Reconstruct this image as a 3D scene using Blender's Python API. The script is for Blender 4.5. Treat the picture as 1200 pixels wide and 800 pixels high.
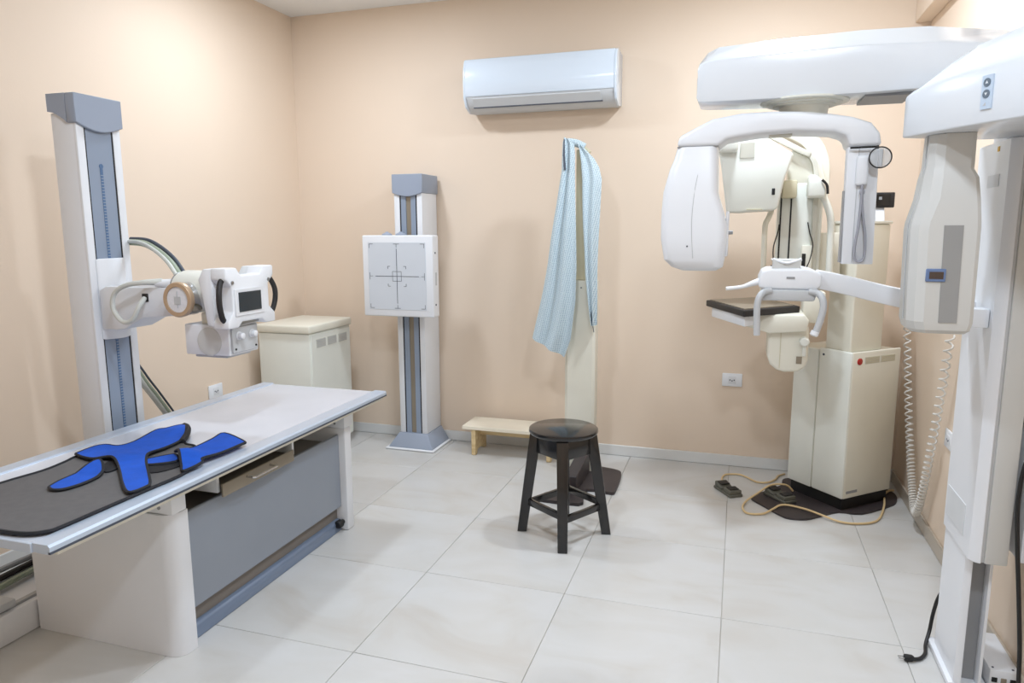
import bpy, bmesh, math, random
from mathutils import Vector, Matrix
random.seed(7)
for o in list(bpy.data.objects): bpy.data.objects.remove(o, do_unlink=True)
S = bpy.context.scene
COL = S.collection
PI = math.pi
R = math.radians

# ------------------------------------------------------------------ camera
cam_d = bpy.data.cameras.new('camera'); cam = bpy.data.objects.new('camera', cam_d); COL.objects.link(cam)
cam_d.sensor_width = 36.0; cam_d.lens = 829.45 / 1200 * 36.0; cam_d.clip_start = 0.02
yaw, pitch, roll = 0.30992, -0.15808, -0.00395
f = Vector((-math.sin(yaw)*math.cos(pitch), math.cos(yaw)*math.cos(pitch), math.sin(pitch)))
r0 = Vector((math.cos(yaw), math.sin(yaw), 0)); u0 = r0.cross(f)
r1 = r0*math.cos(roll) + u0*math.sin(roll); u1 = -r0*math.sin(roll) + u0*math.cos(roll)
m = Matrix((r1, u1, -f)).transposed().to_4x4(); m.translation = Vector((0, 0, 1.446))
cam.matrix_world = m
S.camera = cam

# ------------------------------------------------------------------ world, exposure
W = bpy.data.worlds.new('world'); S.world = W; W.use_nodes = True
W.node_tree.nodes['Background'].inputs[0].default_value = (0.8, 0.85, 0.9, 1)
W.node_tree.nodes['Background'].inputs[1].default_value = 0.3
vs = S.view_settings; vs.view_transform = 'Standard'; vs.look = 'None'; vs.gamma = 1.0; vs.exposure = -0.08
vs.use_curve_mapping = False
# ceiling downlights of the room (each lamp carries its own light, see ceiling_light below)
LAMPS = [(-2.16, 3.30), (0.10, 3.30), (-1.00, 1.40), (0.30, 0.72)]
LAMP_W = (20.0, 29.0, 26.0, 28.0)
LAMP_C = (0.835, 0.945, 1.075)
LAMP_R = 0.11

# ------------------------------------------------------------------ materials
def lin(c):
    return tuple((v/12.92 if v <= .04045 else ((v+.055)/1.055)**2.4) for v in (x/255 for x in c)) + (1,)
MATS = {}
def mat(name, rgb, rough=.5, metal=0.0, var=.04, scale=6.0, bump=0.0, bscale=200.0, spec=.5, coat=0.0, emit=None, alpha=None, trans=0):
    mt = bpy.data.materials.new(name); mt.use_nodes = True
    nt = mt.node_tree; b = nt.nodes['Principled BSDF']
    tc = nt.nodes.new('ShaderNodeTexCoord'); nz = nt.nodes.new('ShaderNodeTexNoise')
    nz.inputs['Scale'].default_value = scale; nz.inputs['Detail'].default_value = 4
    nt.links.new(tc.outputs['Object'], nz.inputs['Vector'])
    rp = nt.nodes.new('ShaderNodeValToRGB'); c = lin(rgb)
    rp.color_ramp.elements[0].position = .3; rp.color_ramp.elements[1].position = .7
    rp.color_ramp.elements[0].color = tuple(v*(1-var) for v in c[:3]) + (1,)
    rp.color_ramp.elements[1].color = tuple(min(1, v*(1+var)) for v in c[:3]) + (1,)
    nt.links.new(nz.outputs['Fac'], rp.inputs['Fac']); nt.links.new(rp.outputs['Color'], b.inputs['Base Color'])
    b.inputs['Roughness'].default_value = rough; b.inputs['Metallic'].default_value = metal
    b.inputs['Specular IOR Level'].default_value = spec; b.inputs['Coat Weight'].default_value = coat
    b.inputs['Coat Roughness'].default_value = .08; b.inputs['Transmission Weight'].default_value = trans
    if bump:
        n2 = nt.nodes.new('ShaderNodeTexNoise'); n2.inputs['Scale'].default_value = bscale
        nt.links.new(tc.outputs['Object'], n2.inputs['Vector'])
        bp = nt.nodes.new('ShaderNodeBump'); bp.inputs['Strength'].default_value = bump; bp.inputs['Distance'].default_value = .002
        nt.links.new(n2.outputs['Fac'], bp.inputs['Height']); nt.links.new(bp.outputs['Normal'], b.inputs['Normal'])
    if emit:
        b.inputs['Emission Color'].default_value = emit[0]; b.inputs['Emission Strength'].default_value = emit[1]
    MATS[name] = mt
    return mt
mat('wall', (234, 214, 193), .62, var=.012, scale=1.5, bump=.15, bscale=90)
mat('ceiling', (240, 240, 238), .8, var=.01)
mat('beam', (234, 214, 193), .7, var=.012, scale=1.5)
mat('skirting', (226, 226, 224), .28, var=.03, scale=3)
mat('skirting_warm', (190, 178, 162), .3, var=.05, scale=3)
mat('grout', (190, 184, 174), .8)
mat('white', (232, 234, 238), .38, var=.01, coat=.15)
mat('white_gloss', (226, 231, 237), .22, var=.008, coat=.4)
mat('white_satin', (226, 227, 230), .45, var=.012)
mat('ac_white', (222, 233, 245), .16, var=.005, coat=.5)
mat('ac_grey', (206, 208, 210), .4, var=.01)
mat('cream', (231, 227, 212), .42, var=.015, coat=.1)
mat('cream_light', (231, 232, 223), .42, var=.012, coat=.1)
mat('cream_dark', (208, 200, 172), .45, var=.02)
mat('blue_grey', (152, 161, 177), .42, var=.015)
mat('panel_blue', (142, 154, 172), .3, var=.02)
mat('slot_blue', (84, 112, 148), .4)
mat('front_grey', (142, 149, 160), .35, var=.015, coat=.1)
mat('plinth_grey', (116, 130, 152), .4, var=.03)
mat('recess', (124, 117, 110), .6)
mat('black', (22, 22, 23), .5)
mat('black_gloss', (16, 15, 16), .12, coat=.3)
mat('rubber', (36, 33, 33), .62, var=.08, scale=20)
mat('mat_rubber', (56, 49, 50), .5, var=.1, scale=14)
mat('screen', (38, 50, 58), .12, coat=.3)
mat('chrome', (205, 205, 208), .16, metal=1.0)
mat('steel', (170, 172, 174), .32, metal=1.0)
mat('alu', (196, 207, 222), .3, metal=.35, var=.02)
mat('gold', (190, 164, 136), .35, metal=.35, var=.05)
mat('dial', (226, 226, 230), .3, var=.06, scale=60)
mat('table_top', (206, 210, 219), .22, var=.03, scale=5, coat=.25)
mat('drawer_tan', (150, 140, 124), .35, metal=.3)
mat('hose_green', (150, 160, 140), .5, var=.06, scale=30)
mat('hose_white', (206, 208, 202), .5)
mat('grey_light', (190, 192, 194), .45)
mat('grey_mid', (150, 151, 153), .45)
mat('grey_print', (74, 80, 92), .6)
mat('film_panel', (210, 215, 222), .35, var=.01)
mat('head_grey', (206, 206, 203), .4, var=.01)
mat('strip_grey', (150, 150, 149), .5)
mat('display_blue', (102, 124, 164), .4)
mat('display_brown', (74, 62, 56), .25)
mat('button_plate', (196, 212, 230), .4)
mat('apron_grey', (94, 92, 92), .75, var=.06, scale=40, bump=.3, bscale=400)
mat('apron_blue', (0, 80, 190), .8, var=.08, scale=30, bump=.3, bscale=500)
mat('binding', (24, 26, 32), .75)
mat('stool', (17, 14, 14), .2, var=.25, scale=8, coat=.4)
mat('pine_top', (243, 233, 213), .45, var=.04, scale=5)
mat('cable_yellow', (222, 194, 146), .5)
mat('cable_white', (225, 222, 216), .5)
mat('pedal', (98, 97, 87), .55, var=.12, scale=20)
mat('red', (176, 44, 36), .35)
mat('yellow', (236, 184, 40), .5)
mat('outlet', (238, 240, 244), .3)
mat('strap', (160, 160, 168), .6)
mat('glass', (236, 238, 240), .08, trans=.6)
MATS['glass'].node_tree.nodes['Principled BSDF'].inputs['IOR'].default_value = 1.12
mat('label_light', (214, 216, 218), .5)
mat('button_grey', (104, 118, 132), .5)
mat('vent', (206, 203, 190), .6)
mat('lamp_diffuser', (255, 255, 255), .4, emit=((.85, .95, 1.1, 1), 9.0))
# floor tile: off-white porcelain with soft beige veining
def tile_mat():
    mt = mat('tile', (216, 213, 206), .3, var=.03, scale=1.2, coat=.0)
    nt = mt.node_tree; b = nt.nodes['Principled BSDF']
    tc = nt.nodes.new('ShaderNodeTexCoord'); oi = nt.nodes.new('ShaderNodeObjectInfo')
    ad = nt.nodes.new('ShaderNodeVectorMath'); ad.operation = 'MULTIPLY_ADD'; ad.inputs[1].default_value = (1, 1, 1)
    cx = nt.nodes.new('ShaderNodeCombineXYZ'); ml = nt.nodes.new('ShaderNodeMath'); ml.operation = 'MULTIPLY'; ml.inputs[1].default_value = 37
    nt.links.new(oi.outputs['Random'], ml.inputs[0])
    for k in range(3): nt.links.new(ml.outputs[0], cx.inputs[k])
    nt.links.new(tc.outputs['Object'], ad.inputs[0]); nt.links.new(cx.outputs[0], ad.inputs[2])
    mp = nt.nodes.new('ShaderNodeMapping'); mp.inputs['Scale'].default_value = (1, 1.8, 1); mp.inputs['Rotation'].default_value = (0, 0, .35)
    nt.links.new(ad.outputs[0], mp.inputs['Vector'])
    n1 = nt.nodes.new('ShaderNodeTexNoise'); n1.inputs['Scale'].default_value = 2.2; n1.inputs['Detail'].default_value = 8; n1.inputs['Distortion'].default_value = 1.2
    nt.links.new(mp.outputs[0], n1.inputs['Vector'])
    rp = nt.nodes.new('ShaderNodeValToRGB'); e = rp.color_ramp.elements
    e[0].position = .25; e[0].color = lin((195, 190, 183)); e[1].position = .65; e[1].color = lin((206, 205, 203))
    e2 = e.new(.45); e2.color = lin((202, 200, 196))
    nt.links.new(n1.outputs['Fac'], rp.inputs['Fac']); nt.links.new(rp.outputs['Color'], b.inputs['Base Color'])
tile_mat()
# pine wood
def wood_mat():
    mt = mat('pine', (226, 198, 150), .5)
    nt = mt.node_tree; b = nt.nodes['Principled BSDF']; tc = nt.nodes.new('ShaderNodeTexCoord')
    mp = nt.nodes.new('ShaderNodeMapping'); mp.inputs['Scale'].default_value = (1.5, 14, 14); nt.links.new(tc.outputs['Object'], mp.inputs['Vector'])
    n1 = nt.nodes.new('ShaderNodeTexNoise'); n1.inputs['Scale'].default_value = 2.5; n1.inputs['Detail'].default_value = 5; nt.links.new(mp.outputs[0], n1.inputs['Vector'])
    rp = nt.nodes.new('ShaderNodeValToRGB'); e = rp.color_ramp.elements
    e[0].position = .3; e[0].color = lin((206, 176, 126)); e[1].position = .65; e[1].color = lin((234, 210, 164))
    nt.links.new(n1.outputs['Fac'], rp.inputs['Fac']); nt.links.new(rp.outputs['Color'], b.inputs['Base Color'])
wood_mat()
# patterned gown cloth: pale blue with small darker dots
def gown_mat():
    mt = mat('gown', (176, 210, 226), .85)
    nt = mt.node_tree; b = nt.nodes['Principled BSDF']; tc = nt.nodes.new('ShaderNodeTexCoord')
    mp = nt.nodes.new('ShaderNodeMapping'); mp.inputs['Scale'].default_value = (105, 0, 105); mp.inputs['Rotation'].default_value = (0, R(-12), 0)
    nt.links.new(tc.outputs['Object'], mp.inputs['Vector'])
    v = nt.nodes.new('ShaderNodeTexVoronoi'); v.inputs['Scale'].default_value = 1.0; v.inputs['Randomness'].default_value = .15
    nt.links.new(mp.outputs[0], v.inputs['Vector'])
    rp = nt.nodes.new('ShaderNodeValToRGB'); e = rp.color_ramp.elements
    e[0].position = .22; e[0].color = lin((146, 170, 186)); e[1].position = .40; e[1].color = lin((206, 220, 225))
    nt.links.new(v.outputs['Distance'], rp.inputs['Fac']); nt.links.new(rp.outputs['Color'], b.inputs['Base Color'])
gown_mat()

# ------------------------------------------------------------------ mesh helpers
MW = {}
def join(dst, src):
    me = bpy.data.meshes.new('tmp'); src.to_mesh(me); src.free(); dst.from_mesh(me); bpy.data.meshes.remove(me)
def finish(bm, part, bev, seg=2, ang=35):
    if bev > 0:
        es = [e for e in part.edges if len(e.link_faces) == 2 and e.calc_face_angle(0) > R(ang)]
        bmesh.ops.bevel(part, geom=es, offset=bev, segments=seg, profile=.5, affect='EDGES', clamp_overlap=True)
    join(bm, part)
    return bm
def box(bm, x0, x1, y0, y1, z0, z1, bev=0, seg=2, mtx=None):
    t = bmesh.new(); bmesh.ops.create_cube(t, size=1)
    for v in t.verts: v.co = Vector(((x0+x1)/2 + v.co.x*(x1-x0), (y0+y1)/2 + v.co.y*(y1-y0), (z0+z1)/2 + v.co.z*(z1-z0)))
    if mtx is not None: t.transform(mtx)
    return finish(bm, t, bev, seg)
def P3(axis, a, b, c):
    return Vector((c, a, b)) if axis == 'x' else Vector((a, c, b)) if axis == 'y' else Vector((a, b, c))
def prism(bm, pts, axis, lo, hi, bev=0, seg=2, ang=35):
    t = bmesh.new()
    A = [t.verts.new(P3(axis, p[0], p[1], lo)) for p in pts]; B = [t.verts.new(P3(axis, p[0], p[1], hi)) for p in pts]
    n = len(pts)
    t.faces.new(A); t.faces.new(B[::-1])
    for i in range(n): t.faces.new((A[i], B[i], B[(i+1) % n], A[(i+1) % n]))
    bmesh.ops.recalc_face_normals(t, faces=t.faces)
    return finish(bm, t, bev, seg, ang)
def loft(bm, rings, cap=True, bev=0, ang=35):
    t = bmesh.new(); vr = [[t.verts.new(Vector(p)) for p in ring] for ring in rings]; n = len(rings[0])
    for a, b in zip(vr[:-1], vr[1:]):
        for i in range(n): t.faces.new((a[i], a[(i+1) % n], b[(i+1) % n], b[i]))
    if cap: t.faces.new(vr[0][::-1]); t.faces.new(vr[-1])
    bmesh.ops.recalc_face_normals(t, faces=t.faces)
    return finish(bm, t, bev, 2, ang)
def frame(d):
    d = d.normalized(); up = Vector((0, 0, 1)) if abs(d.z) < .9 else Vector((1, 0, 0))
    a = d.cross(up).normalized(); return a, d.cross(a).normalized()
def cyl(bm, p0, p1, ra, rb=None, n=24, bev=0):
    p0, p1 = Vector(p0), Vector(p1); rb = ra if rb is None else rb; a, b = frame(p1-p0)
    rg = [[p + (a*math.cos(2*PI*i/n) + b*math.sin(2*PI*i/n))*r for i in range(n)] for p, r in ((p0, ra), (p1, rb))]
    return loft(bm, rg, True, bev)
def lathe(bm, p0, d, prof, n=28):
    p0 = Vector(p0); d = Vector(d).normalized(); a, b = frame(d)
    return loft(bm, [[p0 + d*h + (a*math.cos(2*PI*i/n) + b*math.sin(2*PI*i/n))*max(r, 1e-4) for i in range(n)] for h, r in prof])
def spline(pts, k=6):
    pts = [Vector(p) for p in pts]; out = []
    for i in range(len(pts)-1):
        p0, p1, p2, p3 = pts[max(i-1, 0)], pts[i], pts[i+1], pts[min(i+2, len(pts)-1)]
        for j in range(k):
            t = j/k
            out.append(.5*((2*p1) + (-p0+p2)*t + (2*p0-5*p1+4*p2-p3)*t*t + (-p0+3*p1-3*p2+p3)*t**3))
    return out + [pts[-1]]
def tube(bm, pts, r, n=8, smooth=6, flat=None):
    P = spline(pts, smooth) if smooth else [Vector(p) for p in pts]
    rings = []; ref = None
    for i, p in enumerate(P):
        d = (P[min(i+1, len(P)-1)] - P[max(i-1, 0)]).normalized()
        if ref is None: a, b = frame(d)
        else:
            a = (ref - d*ref.dot(d)).normalized(); b = d.cross(a)
        ref = a
        rr = r(i/(len(P)-1)) if callable(r) else r
        rings.append([p + a*math.cos(2*PI*j/n)*rr + b*math.sin(2*PI*j/n)*rr*(flat or 1) for j in range(n)])
    return loft(bm, rings)
def sweep(bm, pts, w, h, side, bev=0):     # rectangular section along a path: w along `side`, h across
    side = Vector(side).normalized(); P = [Vector(p) for p in pts]; rings = []
    for i, p in enumerate(P):
        d = (P[min(i+1, len(P)-1)] - P[max(i-1, 0)]).normalized(); n = side.cross(d).normalized()
        rings.append([p + side*sx*w/2 + n*sy*h/2 for sx, sy in ((-1, -1), (1, -1), (1, 1), (-1, 1))])
    return loft(bm, rings, True, bev)
def ball(bm, c, r, u=20, v=12):
    t = bmesh.new(); bmesh.ops.create_uvsphere(t, u_segments=u, v_segments=v, radius=1)
    rr = (r, r, r) if not hasattr(r, '__len__') else r
    for q in t.verts: q.co = Vector((c[0]+q.co.x*rr[0], c[1]+q.co.y*rr[1], c[2]+q.co.z*rr[2]))
    join(bm, t); return bm
def sheet(bm, outline, zf, th):            # thick flat cloth following outline (x, y), height function zf
    t = bmesh.new()
    f0 = t.faces.new([t.verts.new((x, y, 0)) for x, y in outline])
    bmesh.ops.triangulate(t, faces=[f0])
    for _ in range(2):
        es = [e for e in t.edges if len(e.link_faces) == 2 and e.calc_length() > .02]
        if es: bmesh.ops.subdivide_edges(t, edges=es, cuts=1); bmesh.ops.triangulate(t, faces=t.faces[:])
    for v in t.verts: v.co.z = zf(v.co.x, v.co.y)
    g = bmesh.ops.extrude_face_region(t, geom=t.faces[:], use_keep_orig=True)
    for v in g['geom']:
        if isinstance(v, bmesh.types.BMVert): v.co.z += th
    bmesh.ops.recalc_face_normals(t, faces=t.faces); join(bm, t); return bm
def NB(): return bmesh.new()
def obj(name, bm, m, parent=None, label=None, world=True, ang=38):
    me = bpy.data.meshes.new(name)
    if parent is not None and world: bm.transform(MW[parent].inverted())
    bm.to_mesh(me); bm.free()
    me.materials.append(MATS[m])
    for p in me.polygons: p.use_smooth = True
    me.set_sharp_from_angle(angle=R(ang))
    o = bpy.data.objects.new(name, me); COL.objects.link(o)
    if parent is not None:
        o.parent = parent; MW[o] = MW[parent]
    else: MW[o] = Matrix.Identity(4)
    if label: o['label'] = label
    return o
def tag(o, label, cat, group=None):
    o['label'] = label; o['category'] = cat
    if group: o['group'] = group
    return o
def thing(name, label, cat, loc, rz=0, group=None):
    o = bpy.data.objects.new(name, None); COL.objects.link(o); o.empty_display_size = .1
    o.location = loc; o.rotation_euler = (0, 0, rz)
    MW[o] = Matrix.Translation(Vector(loc)) @ Matrix.Rotation(rz, 4, 'Z')
    return tag(o, label, cat, group)
def center(o):                              # move a top-level mesh's origin to its base
    me = o.data; xs = [v.co for v in me.vertices]
    c = Vector(((min(v.x for v in xs)+max(v.x for v in xs))/2, (min(v.y for v in xs)+max(v.y for v in xs))/2, min(v.z for v in xs)))
    me.transform(Matrix.Translation(-c)); o.location = c; MW[o] = Matrix.Translation(c)
    return o
def struct(name, bm, m, parent=None):
    o = obj(name, bm, m, parent)
    if parent is None: o['kind'] = 'structure'
    return o

# ================================================================== THE ROOM
XL, XR, YF, YB, ZC = -2.98, 0.90, -1.05, 4.40, 2.87
fl = struct('floor', box(NB(), XL-.15, XR+.15, YF-.15, YB+.15, -.12, -.004), 'grout')
TS = .604; gx = [-.006 + TS*k for k in range(-6, 4)]; gy = [1.976 - TS*6 + TS*k for k in range(0, 13)]
tiles = {}
for i in range(len(gx)-1):
    for j in range(len(gy)-1):
        a, b = max(gx[i]+0.0010, XL), min(gx[i+1]-0.0010, XR); c, d = max(gy[j]+0.0010, YF), min(gy[j+1]-0.0010, YB)
        if b-a < .02 or d-c < .02: continue
        key = (round(b-a, 3), round(d-c, 3))
        if key not in tiles:
            o = obj('tile', box(NB(), -(b-a)/2, (b-a)/2, -(d-c)/2, (d-c)/2, -.006, 0, .0012, 1), 'tile', fl, world=False); tiles[key] = o.data
        else:
            o = bpy.data.objects.new('tile', tiles[key]); COL.objects.link(o); o.parent = fl
        o.location = ((a+b)/2, (c+d)/2, 0)
struct('wall_back', box(NB(), XL-.15, XR+.15, YB, YB+.15, -.12, ZC), 'wall')
struct('wall_left', box(NB(), XL-.15, XL, YF-.15, YB, -.12, ZC), 'wall')
struct('wall_right', box(NB(), XR, XR+.15, YF-.15, YB, -.12, ZC), 'wall')
struct('wall_front', box(NB(), XL, XR, YF-.15, YF, -.12, ZC), 'wall')
struct('ceiling', box(NB(), XL-.15, XR+.15, YF-.15, YB+.15, ZC, ZC+.12), 'ceiling')
struct('trim_1', box(NB(), .825, XR, YF, YB, 2.505, ZC, .004, 1), 'beam')
def skirt(name, a, b, m):
    bm = NB(); (x0, y0), (x1, y1) = a, b
    box(bm, x0, x1, y0, y1, 0, .068, .003, 1); return struct(name, bm, m)
bb = skirt('baseboard_back', (XL, YB-.012), (XR, YB), 'skirting')
skirt('baseboard_left', (XL, YF), (XL+.012, YB-.012), 'skirting')
skirt('baseboard_right', (XR-.012, YF), (XR, YB-.012), 'skirting_warm')

# ================================================================== LAMPS
for k, (x, y) in enumerate(LAMPS):
    t = thing('ceiling_light', ['round recessed ceiling lamp near the cream generator cabinet', 'round recessed ceiling lamp near the corner imaging machines',
              'round recessed ceiling lamp over the middle of the room', 'round recessed ceiling lamp near the right wall in front of the white machine'][k], 'lamp', (x, y, ZC), 0, 'recessed ceiling lamps')
    obj('trim_ring', lathe(NB(), (x, y, ZC), (0, 0, -1), [(0, LAMP_R+.02), (.012, LAMP_R+.015), (.014, LAMP_R+.002), (.004, LAMP_R)]), 'white', t)
    obj('diffuser', cyl(NB(), (x, y, ZC-.001), (x, y, ZC-.008), LAMP_R), 'lamp_diffuser', t)
    ld = bpy.data.lights.new('lamp_light', 'AREA'); ld.shape = 'DISK'; ld.size = LAMP_R*2; ld.energy = LAMP_W[k]; ld.color = LAMP_C
    lo = bpy.data.objects.new('lamp_light', ld); COL.objects.link(lo); lo.parent = t; lo.location = (0, 0, -.018)

# ================================================================== AIR CONDITIONER
t = thing('air_conditioner', 'white split air conditioner mounted high on the back wall', 'air conditioner', (-1.18, 4.39, 2.15))
x0, x1 = -1.648, -.712
body = [(4.398, 2.16), (4.398, 2.455), (4.25, 2.462), (4.215, 2.45), (4.2, 2.40), (4.192, 2.32), (4.196, 2.235), (4.225, 2.185), (4.29, 2.15)]
obj('body', prism(NB(), body, 'x', x0+.012, x1-.012, .004, 2), 'ac_grey', t)
fp = [(4.255, 2.467), (4.212, 2.456), (4.195, 2.41), (4.186, 2.32), (4.190, 2.238), (4.2, 2.235), (4.206, 2.32), (4.214, 2.40), (4.226, 2.445), (4.256, 2.458)]
obj('front_panel', prism(NB(), fp, 'x', x0+.004, x1-.014, .002, 1), 'ac_white', t)
lv = [(4.193, 2.222), (4.190, 2.226), (4.262, 2.150), (4.268, 2.156)]
lv = [(4.1925, 2.228), (4.1875, 2.222), (4.222, 2.178), (4.228, 2.182)]
obj('louver', prism(NB(), lv, 'x', x0+.06, x1-.09, .001, 1), 'ac_grey', t)
bm = NB(); box(bm, x0+.055, x1-.085, 4.222, 4.24, 2.1735, 2.179); obj('louver_gap', bm, 'grey_print', t)
for s, nm in ((x0, 'end_cap'), (x1-.014, 'end_cap')):
    e = prism(NB(), [(4.398, 2.165), (4.398, 2.458), (4.25, 2.466), (4.208, 2.452), (4.19, 2.40), (4.184, 2.32), (4.189, 2.23), (4.22, 2.18), (4.29, 2.152)], 'x', s, s+.014, .004, 2)
    c = obj(nm, e, 'ac_white', t)
    if s > -1: obj('side_slot', box(NB(), s+.0135, s+.0155, 4.26, 4.275, 2.27, 2.36), 'grey_light', c)

# ================================================================== FLOOR RAIL AND X-RAY TUBE STAND
t = thing('floor_rail', 'low white floor rail box behind the exam table', 'rail', (-2.55, 2.2, 0))
obj('rail_box', box(NB(), -2.70, -2.402, 1.0, 3.3, 0.001, .112, .006), 'white_satin', t)
obj('rail_track', box(NB(), -2.685, -2.655, 1.02, 3.28, .112, .122), 'steel', t)
obj('rail_track', box(NB(), -2.445, -2.425, 1.02, 3.28, .112, .122), 'steel', t)

t = thing('xray_tube_stand', 'tall white column stand carrying an x-ray tube head over the exam table', 'x-ray machine', (-2.54, 2.3, .122))
cx0, cx1, cy0, cy1 = -2.605, -2.482, 2.198, 2.406
obj('carriage_base', box(NB(), -2.64, -2.45, 2.1, 2.5, .123, .20, .006), 'grey_light', t)
bm = NB(); box(bm, cx0, cx1-.012, cy0, cy1, .2, 1.9, .004); box(bm, cx1-.014, cx1, cy0, cy0+.036, .2, 1.88, .003); box(bm, cx1-.014, cx1, cy1-.036, cy1, .2, 1.88, .003)
obj('column', bm, 'white_satin', t)
fpnl = obj('front_panel', box(NB(), cx1-.012, cx1-.004, cy0+.042, cy1-.042, .2, 1.875), 'panel_blue', t)
bm = NB()
obj('scale_slot', box(NB(), cx1-.0045, cx1-.0025, 2.2945, 2.3085, .25, 1.70, .0008, 1), 'slot_blue', fpnl)
cyl(bm, (cx1-.005, 2.3015, 1.702), (cx1-.002, 2.3015, 1.702), .0095, n=14); obj('slot_cap', bm, 'slot_blue', fpnl)
bm = NB()
for k in range(118): box(bm, cx1-.003, cx1-.0016, 2.2955, 2.3075, .26+.012*k, .2635+.012*k)
o = obj('scale_teeth', bm, 'panel_blue', fpnl); o['kind'] = 'stuff'
for y in (cy0+.039, cy1-.039): obj('edge_gap', box(NB(), cx1-.010, cx1-.003, y-.0035, y+.0035, .2, 1.88), 'black', t)
# cap with arched lower edge (front) and curved side
n = 10
ring = []
pts = [(cy0-.008, 1.972), (cy0-.008, 1.862)] + [(cy0-.008+(cy1-cy0+.016)*k/n, 1.862-.028*math.sin(PI*k/n)) for k in range(1, n)] + [(cy1+.008, 1.862), (cy1+.008, 1.972)]
obj('top_cap', prism(NB(), pts, 'x', cx1-.035, cx1+.012, .003, 1, 50), 'blue_grey', t)
pts = [(cx0-.006, 1.972), (cx0-.006, 1.905)] + [(cx0-.006+(cx1-.035-cx0+.006)*k/6, 1.905-.043*(k/6)**1.8) for k in range(1, 7)] + [(cx1-.035, 1.972)]
obj('top_cap', prism(NB(), pts, 'y', cy0-.008, cy1+.008, 0), 'blue_grey', t)
# carriage on the column
n = 12
prof = [(cx1+.0005, cy0+.03)] + [(cx1+.0005+.034*math.sin(PI*k/n), cy0+.03+(cy1-cy0-.06)*k/n) for k in range(1, n)] + [(cx1+.0005, cy1-.03)]
obj('carriage', prism(NB(), prof, 'z', 1.0, 1.332, .006, 2, 60), 'white', t)
arm = [(-2.475, 1.045), (-2.475, 1.205), (-2.44, 1.222), (-2.10, 1.222), (-2.075, 1.20), (-2.075, 1.115), (-2.26, 1.098), (-2.36, 1.05), (-2.40, 1.045)]
obj('arm', prism(NB(), arm, 'y', 2.226, 2.374, .006, 2), 'white_satin', t)
obj('arm_socket', box(NB(), -2.255, -2.225, 2.222, 2.228, 1.165, 1.197, .002, 1), 'black', t)
# tube housing
th = obj('tube_housing', lathe(NB(), (-2.125, 2.3, 1.205), (1, 0, 0), [(0, .03), (.0, .06), (.012, .078), (.03, .083), (.2, .083), (.22, .08), (.24, .07), (.255, .05)]), 'cream_light', t)
obj('collar_ring', lathe(NB(), (-2.13, 2.3, 1.215), (1, 0, 0), [(0, .05), (.0, .063), (.006, .066), (.012, .063), (.012, .05)]), 'steel', th)
obj('port_neck', cyl(NB(), (-2.035, 2.245, 1.183), (-2.035, 2.188, 1.183), .065, n=32), 'chrome', t)
obj('port_ring', lathe(NB(), (-2.035, 2.19, 1.183), (0, -1, 0), [(0, .067), (.014, .068), (.02, .064), (.02, .050), (.008, .048)], 36), 'gold', t)
dl = obj('port_dial', cyl(NB(), (-2.035, 2.186, 1.183), (-2.035, 2.174, 1.183), .049, n=32), 'dial', t)
bm = NB(); box(bm, -2.05, -2.02, 2.1725, 2.1742, 1.165, 1.195); box(bm, -2.036, -2.034, 2.172, 2.1745, 1.15, 1.215); obj('dial_print', bm, 'grey_light', dl)
# collimator
cb = obj('collimator', box(NB(), -2.05, -1.845, 2.215, 2.385, .966, 1.085, .005), 'white', t)
obj('round_cover', lathe(NB(), (-1.935, 2.216, 1.02), (0, -1, 0), [(0, .056), (.004, .055), (.005, .05)], 32), 'head_grey', cb)
obj('bottom_lip', box(NB(), -2.02, -1.87, 2.23, 2.37, .955, .967, .002, 1), 'grey_light', cb)
kp = obj('knob_plate', box(NB(), -1.846, -1.836, 2.225, 2.375, .975, 1.075, .002, 1), 'grey_light', cb)
for y in (2.262, 2.338): obj('knob', lathe(NB(), (-1.837, y, 1.04), (1, 0, 0), [(0, .017), (.004, .017), (.005, .013), (.022, .012), (.024, .009)], 18), 'white_satin', kp)
for y in (2.24, 2.36): obj('screw', cyl(NB(), (-1.837, y, .99), (-1.833, y, .99), .004, n=10), 'black', kp)
obj('neck_block', box(NB(), -1.99, -1.85, 2.24, 2.36, 1.083, 1.128, .006), 'cream', t)
obj('top_bracket', box(NB(), -1.86, -1.825, 2.225, 2.375, 1.085, 1.11, .003), 'steel', t)
# control console facing the room, with cut corners
def rotz(bm, c, a):
    bm.transform(Matrix.Translation(c) @ Matrix.Rotation(a, 4, 'Z') @ Matrix.Translation(-Vector(c))); return bm
con = [(2.165, 1.305), (2.165, 1.262), (2.196, 1.235), (2.196, 1.14), (2.165, 1.105), (2.165, 1.078), (2.225, 1.078), (2.245, 1.098), (2.365, 1.098), (2.385, 1.078),
       (2.447, 1.078), (2.447, 1.115), (2.412, 1.145), (2.412, 1.235), (2.447, 1.265), (2.447, 1.305), (2.385, 1.305), (2.362, 1.275), (2.25, 1.275), (2.228, 1.305)]
cc = obj('console', prism(NB(), con, 'x', -1.868, -1.80, .006, 2), 'white', t)
for s_, (a_, b_) in ((0, (2.168, 2.226)), (1, (2.387, 2.444))):
    obj('shoulder', prism(NB(), [(-1.93, 1.262), (-1.905, 1.302), (-1.866, 1.303), (-1.866, 1.085), (-1.90, 1.09), (-1.915, 1.20)], 'y', a_, b_, .006, 2), 'white', cc)
obj('console_frame', box(NB(), -1.80, -1.796, 2.205, 2.375, 1.122, 1.225, .0015, 1), 'white_satin', cc)
obj('screen', box(NB(), -1.797, -1.793, 2.225, 2.355, 1.137, 1.212, .001, 1), 'screen', cc)
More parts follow.
